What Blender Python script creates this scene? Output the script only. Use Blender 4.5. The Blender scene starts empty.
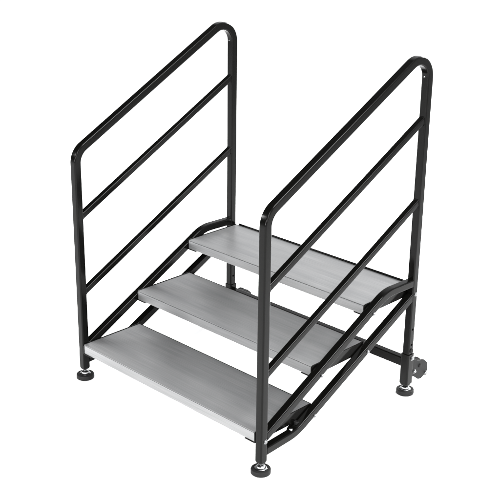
import bpy, bmesh, math
from mathutils import Vector, Matrix

# ---------------------------------------------------------------- camera
sc = bpy.context.scene
COL = sc.collection
PITCH, YAW, ROLL = 0.36491953, -0.76942008, 0.01398884
fw = Vector((math.sin(YAW)*math.cos(PITCH), math.cos(YAW)*math.cos(PITCH), -math.sin(PITCH)))
rt = fw.cross(Vector((0, 0, 1))).normalized()
up = rt.cross(fw)
r2 = rt*math.cos(ROLL) + up*math.sin(ROLL)
u2 = -rt*math.sin(ROLL) + up*math.cos(ROLL)
cam = bpy.data.cameras.new('camera')
camo = bpy.data.objects.new('camera', cam)
COL.objects.link(camo)
M = Matrix((r2, u2, -fw)).transposed().to_4x4()
M.translation = Vector((2.59352, -1.90659, 1.67020))
camo.matrix_world = M
cam.sensor_width = 36.0
cam.lens = 36.0*1079.995/500.0
cam.clip_end = 400
sc.camera = camo

# ---------------------------------------------------------------- studio light
w = bpy.data.worlds.new('World')
sc.world = w
w.use_nodes = True
nt = w.node_tree
nt.nodes.clear()
wo = nt.nodes.new('ShaderNodeOutputWorld')
bg = nt.nodes.new('ShaderNodeBackground')
tc = nt.nodes.new('ShaderNodeTexCoord')
dp = nt.nodes.new('ShaderNodeVectorMath'); dp.operation = 'DOT_PRODUCT'
dp.inputs[1].default_value = (-.75, -.45, .60)        # world colour darkened high on the left so tube tops reflect black
cr = nt.nodes.new('ShaderNodeValToRGB')
nt.links.new(tc.outputs['Generated'], dp.inputs[0])
nt.links.new(dp.outputs['Value'], cr.inputs[0])
nt.links.new(cr.outputs[0], bg.inputs[0])
nt.links.new(bg.outputs[0], wo.inputs[0])
e = cr.color_ramp.elements
e[0].position = 0.0;  e[0].color = (.95, .96, .98, 1)
e[1].position = 0.90; e[1].color = (.012, .012, .012, 1)
k = e.new(.60); k.color = (.88, .885, .895, 1)
k = e.new(.76); k.color = (.16, .16, .16, 1)
bg.inputs[1].default_value = 1.25

def area_lamp(name, loc, target, size, watts, spread=180, col=(1, 1, 1)):
    l = bpy.data.lights.new(name, 'AREA')
    l.shape = 'SQUARE'; l.size = size; l.energy = watts; l.color = col; l.spread = math.radians(spread)
    o = bpy.data.objects.new(name, l)
    COL.objects.link(o)
    o.location = loc
    d = Vector(target) - Vector(loc)
    o.rotation_euler = d.to_track_quat('-Z', 'Y').to_euler()
    return o
area_lamp('unseen_area_light', (2.6, -2.3, 3.0), (.9, -.1, 0), 1.2, 120)        # key, beside the camera
area_lamp('unseen_area_light', (1.0, -5.2, 1.5), (.4, .2, 0), 1.6, 380)         # low front, added to fill the shade under the treads
area_lamp('unseen_area_light', (5.2, -1.4, 1.6), (.5, .2, 0), 1.6, 130)         # low right, added as fill for floor shadows
area_lamp('unseen_area_light', (4.6, .6, 5.6), (.6, .4, 0), 2.2, 95, 55)       # high right
area_lamp('unseen_area_light', (.2, 6.2, 3.1), (-.5, 1.0, 0), 2.0, 185, 70)          # behind, right of the view, added to whiten shaded floor below the treads

area_lamp('unseen_area_light', (-3.4, -3.5, 2.6), (.2, .1, 0), 1.0, 170)        # front left
area_lamp('unseen_area_light', (1.5, 14.0, 7.0), (-6.0, 8.0, 0), 3.0, 1500)      # added out of view to burn the far floor to white
sc.view_settings.view_transform = 'Standard'
sc.view_settings.look = 'None'
sc.view_settings.gamma = 1
sc.view_settings.exposure = 0

# ---------------------------------------------------------------- materials
def principled(name):
    m = bpy.data.materials.new(name)
    m.use_nodes = True
    return m, m.node_tree, m.node_tree.nodes['Principled BSDF']

def black_paint():
    m, t, b = principled('black_powder_coat')
    b.inputs['Base Color'].default_value = (.0016, .0016, .0014, 1)
    b.inputs['IOR'].default_value = 1.19
    c = t.nodes.new('ShaderNodeTexCoord')
    n = t.nodes.new('ShaderNodeTexNoise'); n.inputs['Scale'].default_value = 900; n.inputs['Detail'].default_value = 2
    n2 = t.nodes.new('ShaderNodeTexNoise'); n2.inputs['Scale'].default_value = 14; n2.inputs['Detail'].default_value = 3
    bp = t.nodes.new('ShaderNodeBump'); bp.inputs['Strength'].default_value = .05; bp.inputs['Distance'].default_value = .0004
    mr = t.nodes.new('ShaderNodeMapRange'); mr.inputs['To Min'].default_value = .10; mr.inputs['To Max'].default_value = .18
    t.links.new(c.outputs['Object'], n.inputs['Vector']); t.links.new(c.outputs['Object'], n2.inputs['Vector'])
    t.links.new(n.outputs['Fac'], bp.inputs['Height']); t.links.new(bp.outputs[0], b.inputs['Normal'])
    t.links.new(n2.outputs['Fac'], mr.inputs['Value']); t.links.new(mr.outputs[0], b.inputs['Roughness'])
    return m

def rubber():
    m, t, b = principled('black_rubber')
    b.inputs['Base Color'].default_value = (.006, .006, .006, 1)
    b.inputs['Roughness'].default_value = .6
    b.inputs['Specular IOR Level'].default_value = .14
    c = t.nodes.new('ShaderNodeTexCoord')
    n = t.nodes.new('ShaderNodeTexNoise'); n.inputs['Scale'].default_value = 500
    bp = t.nodes.new('ShaderNodeBump'); bp.inputs['Strength'].default_value = .2; bp.inputs['Distance'].default_value = .0005
    t.links.new(c.outputs['Object'], n.inputs['Vector']); t.links.new(n.outputs['Fac'], bp.inputs['Height']); t.links.new(bp.outputs[0], b.inputs['Normal'])
    return m

def zinc(name='zinc_plated_steel', col=(.36, .365, .37, 1)):
    m, t, b = principled(name)
    b.inputs['Metallic'].default_value = 1
    c = t.nodes.new('ShaderNodeTexCoord')
    n = t.nodes.new('ShaderNodeTexNoise'); n.inputs['Scale'].default_value = 120
    mr = t.nodes.new('ShaderNodeMapRange'); mr.inputs['To Min'].default_value = .14; mr.inputs['To Max'].default_value = .3
    b.inputs['Base Color'].default_value = col
    t.links.new(c.outputs['Object'], n.inputs['Vector']); t.links.new(n.outputs['Fac'], mr.inputs['Value']); t.links.new(mr.outputs[0], b.inputs['Roughness'])
    return m

def aluminium():
    m, t, b = principled('brushed_aluminium')
    b.inputs['Metallic'].default_value = .7
    c = t.nodes.new('ShaderNodeTexCoord')
    oi = t.nodes.new('ShaderNodeObjectInfo')
    ad = t.nodes.new('ShaderNodeVectorMath'); ad.operation = 'ADD'
    sc3 = t.nodes.new('ShaderNodeVectorMath'); sc3.operation = 'SCALE'; sc3.inputs['Scale'].default_value = 3.7
    t.links.new(oi.outputs['Location'], sc3.inputs[0])
    t.links.new(c.outputs['Object'], ad.inputs[0]); t.links.new(sc3.outputs[0], ad.inputs[1])
    def streak(sx, sy, det):
        mp = t.nodes.new('ShaderNodeMapping'); mp.inputs['Scale'].default_value = (sx, sy, sy)
        n = t.nodes.new('ShaderNodeTexNoise'); n.inputs['Scale'].default_value = 1; n.inputs['Detail'].default_value = det
        t.links.new(ad.outputs[0], mp.inputs['Vector']); t.links.new(mp.outputs[0], n.inputs['Vector'])
        return n
    fine = streak(6, 420, 4)
    broad = streak(1.6, 26, 3)
    cloud = streak(7, 16, 2)
    r1 = t.nodes.new('ShaderNodeValToRGB')
    r1.color_ramp.elements[0].position = .3; r1.color_ramp.elements[0].color = (.148, .151, .155, 1)
    r1.color_ramp.elements[1].position = .7; r1.color_ramp.elements[1].color = (.238, .238, .237, 1)
    mx = t.nodes.new('ShaderNodeMath'); mx.operation = 'MULTIPLY_ADD'; mx.inputs[1].default_value = .4
    ml = t.nodes.new('ShaderNodeMath'); ml.operation = 'MULTIPLY'; ml.inputs[1].default_value = .6
    t.links.new(fine.outputs['Fac'], ml.inputs[0])
    t.links.new(broad.outputs['Fac'], mx.inputs[0]); t.links.new(ml.outputs[0], mx.inputs[2])
    t.links.new(mx.outputs[0], r1.inputs[0]); t.links.new(r1.outputs[0], b.inputs['Base Color'])
    mr = t.nodes.new('ShaderNodeMapRange'); mr.inputs['To Min'].default_value = .30; mr.inputs['To Max'].default_value = .44
    t.links.new(cloud.outputs['Fac'], mr.inputs['Value']); t.links.new(mr.outputs[0], b.inputs['Roughness'])
    bp = t.nodes.new('ShaderNodeBump'); bp.inputs['Strength'].default_value = .25; bp.inputs['Distance'].default_value = .0004
    t.links.new(fine.outputs['Fac'], bp.inputs['Height']); t.links.new(bp.outputs[0], b.inputs['Normal'])
    return m

def white_floor():
    m, t, b = principled('white_studio_floor')
    b.inputs['Roughness'].default_value = .8
    b.inputs['Specular IOR Level'].default_value = .1
    c = t.nodes.new('ShaderNodeTexCoord')
    n = t.nodes.new('ShaderNodeTexNoise'); n.inputs['Scale'].default_value = 3
    r = t.nodes.new('ShaderNodeValToRGB')
    r.color_ramp.elements[0].color = (.88, .88, .88, 1); r.color_ramp.elements[1].color = (.90, .90, .90, 1)
    t.links.new(c.outputs['Object'], n.inputs['Vector']); t.links.new(n.outputs['Fac'], r.inputs[0]); t.links.new(r.outputs[0], b.inputs['Base Color'])
    return m

DULL = zinc('dull_bolt_steel', (.16, .163, .165, 1))
BLACK, RUB, ZINC, ALU, WHITE = black_paint(), rubber(), zinc(), aluminium(), white_floor()
m, t, b = principled('hole_shade_black'); b.inputs['Base Color'].default_value = (.002, .002, .002, 1); b.inputs['Roughness'].default_value = .9; b.inputs['Specular IOR Level'].default_value = 0  # near-black discs stand for the shade inside open holes
HOLE = m

# ---------------------------------------------------------------- mesh helpers
def obj(name, bm, mat, parent=None, smooth=True):
    bmesh.ops.recalc_face_normals(bm, faces=bm.faces[:])
    me = bpy.data.meshes.new(name)
    bm.to_mesh(me); bm.free()
    me.materials.append(mat)
    for p in me.polygons: p.use_smooth = smooth
    if smooth: me.set_sharp_from_angle(angle=math.radians(38))
    o = bpy.data.objects.new(name, me)
    COL.objects.link(o)
    if parent: o.parent = parent
    if smooth:
        wn = o.modifiers.new('weighted', 'WEIGHTED_NORMAL'); wn.keep_sharp = True
    return o

def rprofile(sx, sy, r, n=4):
    """rounded rectangle outline, counter clockwise"""
    out = []
    for cx, cy, a0 in ((sx/2-r, sy/2-r, 0), (-sx/2+r, sy/2-r, 90), (-sx/2+r, -sy/2+r, 180), (sx/2-r, -sy/2+r, 270)):
        for i in range(n+1):
            a = math.radians(a0 + 90*i/n)
            out.append((cx + r*math.cos(a), cy + r*math.sin(a)))
    return out

def fillet(pts, R, n=14):
    """2-D polyline with its inner corners rounded"""
    out = [Vector(pts[0])]
    for i in range(1, len(pts)-1):
        a, p, c = Vector(pts[i-1]), Vector(pts[i]), Vector(pts[i+1])
        r = R[i-1] if isinstance(R, (list, tuple)) else R
        d1, d2 = (a-p).normalized(), (c-p).normalized()
        ang = d1.angle(d2)
        T = r/math.tan(ang/2)
        cen = p + (d1+d2).normalized()*(r/math.sin(ang/2))
        s, f = p+d1*T - cen, p+d2*T - cen
        th = s.angle_signed(f)
        for k in range(n+1):
            q = -th*k/n
            out.append(cen + Vector((s.x*math.cos(q)-s.y*math.sin(q), s.x*math.sin(q)+s.y*math.cos(q))))
    out.append(Vector(pts[-1]))
    return out

def tube_yz(bm, path, x, size, r=.0045, sx=None, cut0=None, cut1=None):
    """square tube swept along a path in the plane x = const"""
    prof = rprofile(sx or size, size, r)
    rings = []
    n = len(path)
    for i, p in enumerate(path):
        if i == 0: t = (path[1]-p).normalized(); sc_ = 1
        elif i == n-1: t = (p-path[i-1]).normalized(); sc_ = 1
        else:
            t1, t2 = (p-path[i-1]).normalized(), (path[i+1]-p).normalized()
            t = (t1+t2).normalized(); sc_ = 1/max(.3, t.dot(t1))
        nrm = Vector((-t.y, t.x))
        cut = cut0 if i == 0 else cut1 if i == n-1 else None
        ring = []
        for a, bb in prof:
            q = p + nrm*bb*sc_
            if cut is not None: q = q + t*((cut - q.x)/t.x)   # mitre the end flat against an upright at y = cut
            ring.append(bm.verts.new((x+a, q.x, q.y)))
        rings.append(ring)
    m_ = len(prof)
    for i in range(n-1):
        for j in range(m_):
            bm.faces.new((rings[i][j], rings[i][(j+1) % m_], rings[i+1][(j+1) % m_], rings[i+1][j]))
    bm.faces.new(rings[0][::-1]); bm.faces.new(rings[-1])

def rbox(bm, x0, x1, y0, y1, z0, z1, bev=.0015, seg=2):
    b2 = bmesh.new()
    bmesh.ops.create_cube(b2, size=1)
    for v in b2.verts:
        v.co = Vector(((x0+x1)/2 + v.co.x*(x1-x0), (y0+y1)/2 + v.co.y*(y1-y0), (z0+z1)/2 + v.co.z*(z1-z0)))
    if bev: bmesh.ops.bevel(b2, geom=b2.edges[:], offset=bev, segments=seg, affect='EDGES', profile=.5)
    merge(bm, b2)

def merge(bm, b2):
    me = bpy.data.meshes.new('tmp'); b2.to_mesh(me); b2.free()
    bm.from_mesh(me); bpy.data.meshes.remove(me)

def extr(bm, poly, x0, x1, bev=.001):
    """polygon in the YZ plane given thickness along x"""
    b2 = bmesh.new()
    a = [b2.verts.new((x0, y, z)) for y, z in poly]
    c = [b2.verts.new((x1, y, z)) for y, z in poly]
    b2.faces.new(a[::-1]); b2.faces.new(c)
    for i in range(len(poly)):
        j = (i+1) % len(poly)
        b2.faces.new((a[i], a[j], c[j], c[i]))
    bmesh.ops.recalc_face_normals(b2, faces=b2.faces[:])
    if bev:
        es = [ed for ed in b2.edges if abs(ed.verts[0].co.x-ed.verts[1].co.x) < 1e-6]
        bmesh.ops.bevel(b2, geom=es, offset=bev, segments=2, affect='EDGES', profile=.5)
    merge(bm, b2)

def lathe(bm, prof, origin, axis='Z', n=40, hexr=None):
    """revolve (radius, height) pairs round an axis through origin"""
    rings = []
    ox, oy, oz = origin
    for r, h in prof:
        ring = []
        for i in range(n):
            a = 2*math.pi*i/n
            c, s = r*math.cos(a), r*math.sin(a)
            if axis == 'Z': ring.append(bm.verts.new((ox+c, oy+s, oz+h)))
            elif axis == 'X': ring.append(bm.verts.new((ox+h, oy+c, oz+s)))
            else: ring.append(bm.verts.new((ox+c, oy+h, oz-s)))
        rings.append(ring)
    for a, b in zip(rings, rings[1:]):
        for i in range(n):
            j = (i+1) % n
            bm.faces.new((a[i], a[j], b[j], b[i]))
    bm.faces.new(rings[0][::-1]); bm.faces.new(rings[-1])

# ---------------------------------------------------------------- floor
bm = bmesh.new()
bmesh.ops.create_grid(bm, x_segments=2, y_segments=2, size=60)
fl = obj('floor', bm, WHITE, None, smooth=False)
fl['kind'] = 'structure'
fl['label'] = 'seamless bright white studio floor under the steps'

# ---------------------------------------------------------------- the steps
W, D, S = .8013, .6721, .5297          # width and depth between posts, slope of rails
T = .0254                               # square tube
root = bpy.data.objects.new('portable_steps', None)
COL.objects.link(root)
root['label'] = 'three tread aluminium folding steps with black tubular handrails on white floor'
root['category'] = 'steps'

ZB = .040
def bolt(parent, x, y, z, side, r=.0047, h=.0046, name='bolt'):
    bm = bmesh.new()
    s = side
    lathe(bm, [(r*1.25, 0), (r*1.25, s*.0012), (r*.92, s*.0014), (r*.92, s*h*.6), (r*.6, s*h), (.0004, s*h*1.05)], (x, y, z), 'X', 20)
    return obj(name, bm, DULL, parent)

def disc_hole(parent, origin, axis, sgn, r):
    bm = bmesh.new()
    lathe(bm, [(r, 0), (r, sgn*.0006), (r*.9, sgn*.0008)], origin, axis, 18)
    return obj('adjustment_hole', bm, HOLE, parent)

for side, X in ((-1, 0.0), (1, W)):
    # bent hoop: front post, sloping handrail and rear post are one tube
    zf, zr = .766, .766 + S*D
    path = fillet([(0, ZB), (0, zf), (D, zr), (D, ZB+.002)], [.057, .057], 16)
    bm = bmesh.new(); tube_yz(bm, path, X, T, .0045)
    hoop = obj('handrail', bm, BLACK, root)
    # hanger hole as a dark disc, its glint as a small bright one, under the top rear bend, on the post's front face
    bm = bmesh.new(); lathe(bm, [(.0062, 0), (.0062, -.0012), (.0045, -.0016)], (X, D-T/2, zr-.088), 'Y', 20)
    obj('black_ring', bm, RUB, hoop)
    bm = bmesh.new(); lathe(bm, [(.0020, 0), (.0020, -.0020), (.0010, -.0028)], (X-.002, D-T/2, zr-.0905), 'Y', 14)  # bright disc put in for the glint in the hole
    obj('hole_glint', bm, ZINC, hoop)
    for z in (.229, .1755): disc_hole(hoop, (X+T/2, D, z), 'X', 1, .0036); disc_hole(hoop, (X-T/2, D, z), 'X', -1, .0036)
    # plugs under front post
    bm = bmesh.new(); tube_yz(bm, [Vector((0, ZB-.005)), Vector((0, ZB))], X, T-.003, .004)
    obj('end_cap', bm, RUB, hoop)
    # two middle rails
    for z0 in (.5543, .3005):
        bm = bmesh.new()
        y0, y1 = T/2, D-T/2
        tube_yz(bm, [Vector((y0, z0+S*y0)), Vector((y1, z0+S*y1))], X, .0195, .0035, cut0=y0-.0005, cut1=y1+.0005)
        mr_ = obj('middle_rail', bm, BLACK, root)
        for yw, sg in ((y0, 1), (y1, -1)):
            bm = bmesh.new()
            for kk, (dd, gg) in enumerate(((.0002, .0022), (.0016, .0013))):
                ya, yb = yw + sg*(dd-.0009), yw + sg*(dd+.0013)
                pw = [Vector((min(ya, yb), z0+S*min(ya, yb))), Vector((max(ya, yb), z0+S*max(ya, yb)))]
                tube_yz(bm, pw, X, .0195+gg, .0042, cut0=pw[0].x, cut1=pw[1].x)
            obj('weld_bead', bm, BLACK, mr_)
    # upper stringer with its bent top end
    bm = bmesh.new()
    zu = .109
    p = fillet([(T/2-.004, zu+S*(T/2-.004)), (.532, zu+S*.532), (D-T/2+.002, .388)], [.13], 12)
    tube_yz(bm, p, X, T-.0008, .004, cut0=T/2-.0005, cut1=D-T/2+.0005)
    us = obj('upper_stringer', bm, BLACK, root)
    # lower stringer with its bent bottom end
    bm = bmesh.new()
    p = fillet([(T/2, .0685), (.138, .0755), (D-T/2, .0755+(.345-.0755)*(D-T/2-.138)/(D-.138))], [.15], 12)
    tube_yz(bm, p, X, T-.0008, .004, cut0=T/2-.0005, cut1=D-T/2+.0005)
    ls = obj('lower_stringer', bm, BLACK, root)
    lo = X + side*(T/2-.0004)
    bm = bmesh.new(); lathe(bm, [(.0058, -.004), (.0058, .0016), (.0046, .004), (.0015, .005)], (X, .123, .0875), 'Z', 18)
    obj('bolt', bm, ZINC, ls)
    bm = bmesh.new(); lathe(bm, [(.0075, -.004), (.0075, .003), (.0055, .0046), (.0036, .0032)], (X-side*.006, .151, .0965), 'Z', 20)
    obj('black_ring', bm, RUB, ls)
    bolt(hoop, X+side*T/2, .003, .104, side, .0058)
    bolt(hoop, X+side*T/2, D+.001, .350, side, .0055)
    bolt(us, lo, .236, .2245, side); bolt(us, lo, .466, .347, side)
    bolt(ls, lo, .2105, .1035, side); bolt(ls, lo, .447, .229, side)

# ---------------------------------------------------------------- treads
RUN, RISE, TD = .2311, .1216, .2348
TX0, TX1 = .0165, .7848
for i in range(3):
    y0, z1 = -.012 + i*RUN, .1288 + i*RISE
    # the tray: rounded nosing, ribbed top, front and back skirt
    bm = bmesh.new()
    H = .031
    sec = [(.0008, -H), (.0008, -.0034), (.0038, -.0034), (.0038, -.0012), (0, -.0012), (0, -.0003), (.0003, 0)]
    ng = 6
    for g in range(1, ng):
        yc = .004 + (TD-.008)*g/ng
        sec += [(yc-.0014, 0), (yc-.0007, -.00012), (yc+.0007, -.00012), (yc+.0014, 0)]
    sec += [(TD-.002, 0), (TD, -.002), (TD, -H), (TD-.0025, -H), (TD-.0025, -.0035), (.0052, -.0055), (.0033, -.0055), (.0033, -H)]
    extr(bm, [(y, z) for y, z in sec], TX0, TX1, 0)
    bm.transform(Matrix.Translation((0, 0, 0)))
    tr = obj('tread', bm, ALU, root)
    tr.location = (0, y0, z1)
    # steel end plates with an inward foot
    for s, xa in ((1, TX0), (-1, TX1)):
        bm = bmesh.new()
        xo = xa - s*.0042
        extr(bm, [(-.001, -H-.003), (TD-.001, -H-.003), (TD-.001, .0016), (.006, .0016), (-.001, -.004)], min(xa-s*.0002, xo), max(xa-s*.0002, xo), .0008)
        rbox(bm, min(xa, xa+s*.036), max(xa, xa+s*.036), -.002, TD, -H-.0032, -H-.0006, .0006, 1)
        ep = obj('end_plate', bm, BLACK, tr)
    # raised rear lip
    bm = bmesh.new()
    hl = .0052 if i == 2 else .0003
    xa = .023 if i == 2 else TX0+.002
    rbox(bm, xa, TX1-.002, TD+.0002, TD+(.0045 if i == 2 else .0018), -.028, hl, .0008, 1)
    obj('rear_lip', bm, BLACK, tr)

# inner bolt and ring on the lowest tread's hanger, right hand side and mirrored
for side, X in ((-1, .0125), (1, W-.0125)):
    bm = bmesh.new()
    extr(bm, [(.112, .062), (.150, .066), (.175, .086), (.20, .1), (.16, .1), (.125, .09)], X-side*.0042 if side > 0 else X, X if side > 0 else X-side*.0042, .0008)
    hg = obj('hanger_plate', bm, BLACK, root)

# ---------------------------------------------------------------- rear crossbar, sleeves and hook brackets
bm = bmesh.new()
prof = rprofile(T, .032, .004)
ra = [bm.verts.new((.0157, D+a, .1105+b_)) for a, b_ in prof]
rb = [bm.verts.new((W-.0157, D+a, .1105+b_)) for a, b_ in prof]
for j in range(len(prof)):
    kx = (j+1) % len(prof)
    bm.faces.new((ra[j], ra[kx], rb[kx], rb[j]))
bm.faces.new(ra[::-1]); bm.faces.new(rb)
obj('crossbar', bm, BLACK, root)

for side, X in ((-1, 0.0), (1, W)):
    bm = bmesh.new()
    tube_yz(bm, [Vector((D, ZB-.002)), Vector((D, .142))], X, .0315, .0055)
    slv = obj('post_sleeve', bm, BLACK, root)
    bm = bmesh.new()
    tube_yz(bm, [Vector((D, ZB-.008)), Vector((D, ZB-.002))], X, .026, .005)
    obj('end_cap', bm, RUB, slv)
    # spring button and nut on the outer face
    bm = bmesh.new(); lathe(bm, [(.0075, 0), (.0075, side*.003), (.0055, side*.0045), (.004, side*.0035)], (X+side*T/2, D+.001, .1545), 'X', 20)
    obj('locking_button', bm, RUB, slv)
    bolt(slv, X+side*.0158, D+.004, .128, side, .0062, .006)
    # hook bracket: two shaped cheeks, a spacer and pins
    bm = bmesh.new()
    poly = [(.685, .112), (.693, .117), (.703, .115), (.711, .107), (.722, .103), (.736, .104), (.748, .098), (.758, .090), (.766, .082), (.770, .070), (.770, .042), (.764, .036), (.753, .040), (.737, .034), (.722, .036), (.703, .050), (.687, .062)]
    extr(bm, poly, X+.0095, X+.0140, .0012)
    extr(bm, poly, X-.0140, X-.0095, .0012)
    hb = obj('hook_bracket', bm, RUB, root)
    bm = bmesh.new()
    rbox(bm, X-.0095, X+.0095, .6885, .735, .060, .100, .002)
    lathe(bm, [(.013, -.0093), (.013, .0093)], (X, .748, .068), 'X', 24)
    obj('spacer', bm, RUB, hb)
    bolt(hb, X+.0140, .696, .074, 1, .0058, .006); bolt(hb, X+.0140, .760, .048, 1, .0052, .006)
    bm = bmesh.new(); lathe(bm, [(.0062, 0), (.0062, .003), (.004, .004)], (X+.0140, .724, .085), 'X', 20)
    obj('pivot_cap', bm, RUB, hb)

# ---------------------------------------------------------------- levelling feet
def foot_parts(x, y):
    t = bpy.data.objects.new('levelling_foot', None)
    COL.objects.link(t); t.parent = root; t.location = (x, y, 0)
    bm = bmesh.new()
    lathe(bm, [(.0262, .0), (.0286, .0022), (.0288, .0125), (.0278, .0152), (.0255, .0163), (.0195, .0163), (.0190, .0150), (.004, .0150)], (0, 0, 0), 'Z', 56)
    obj('rubber_pad', bm, RUB, t)
    bm = bmesh.new()
    lathe(bm, [(.0180, .0151), (.0182, .0170), (.0160, .0188), (.0128, .0196), (.0120, .0235), (.0085, .0262), (.0060, .0268), (.0050, .0275), (.0052, .0295), (.0046, .0300), (.0052, .0315), (.0046, .0330), (.0050, .0420)], (0, 0, 0), 'Z', 12)
    obj('spindle', bm, ZINC, t)
for x, y in ((0, 0), (W, 0), (0, D), (W, D)): foot_parts(x, y)
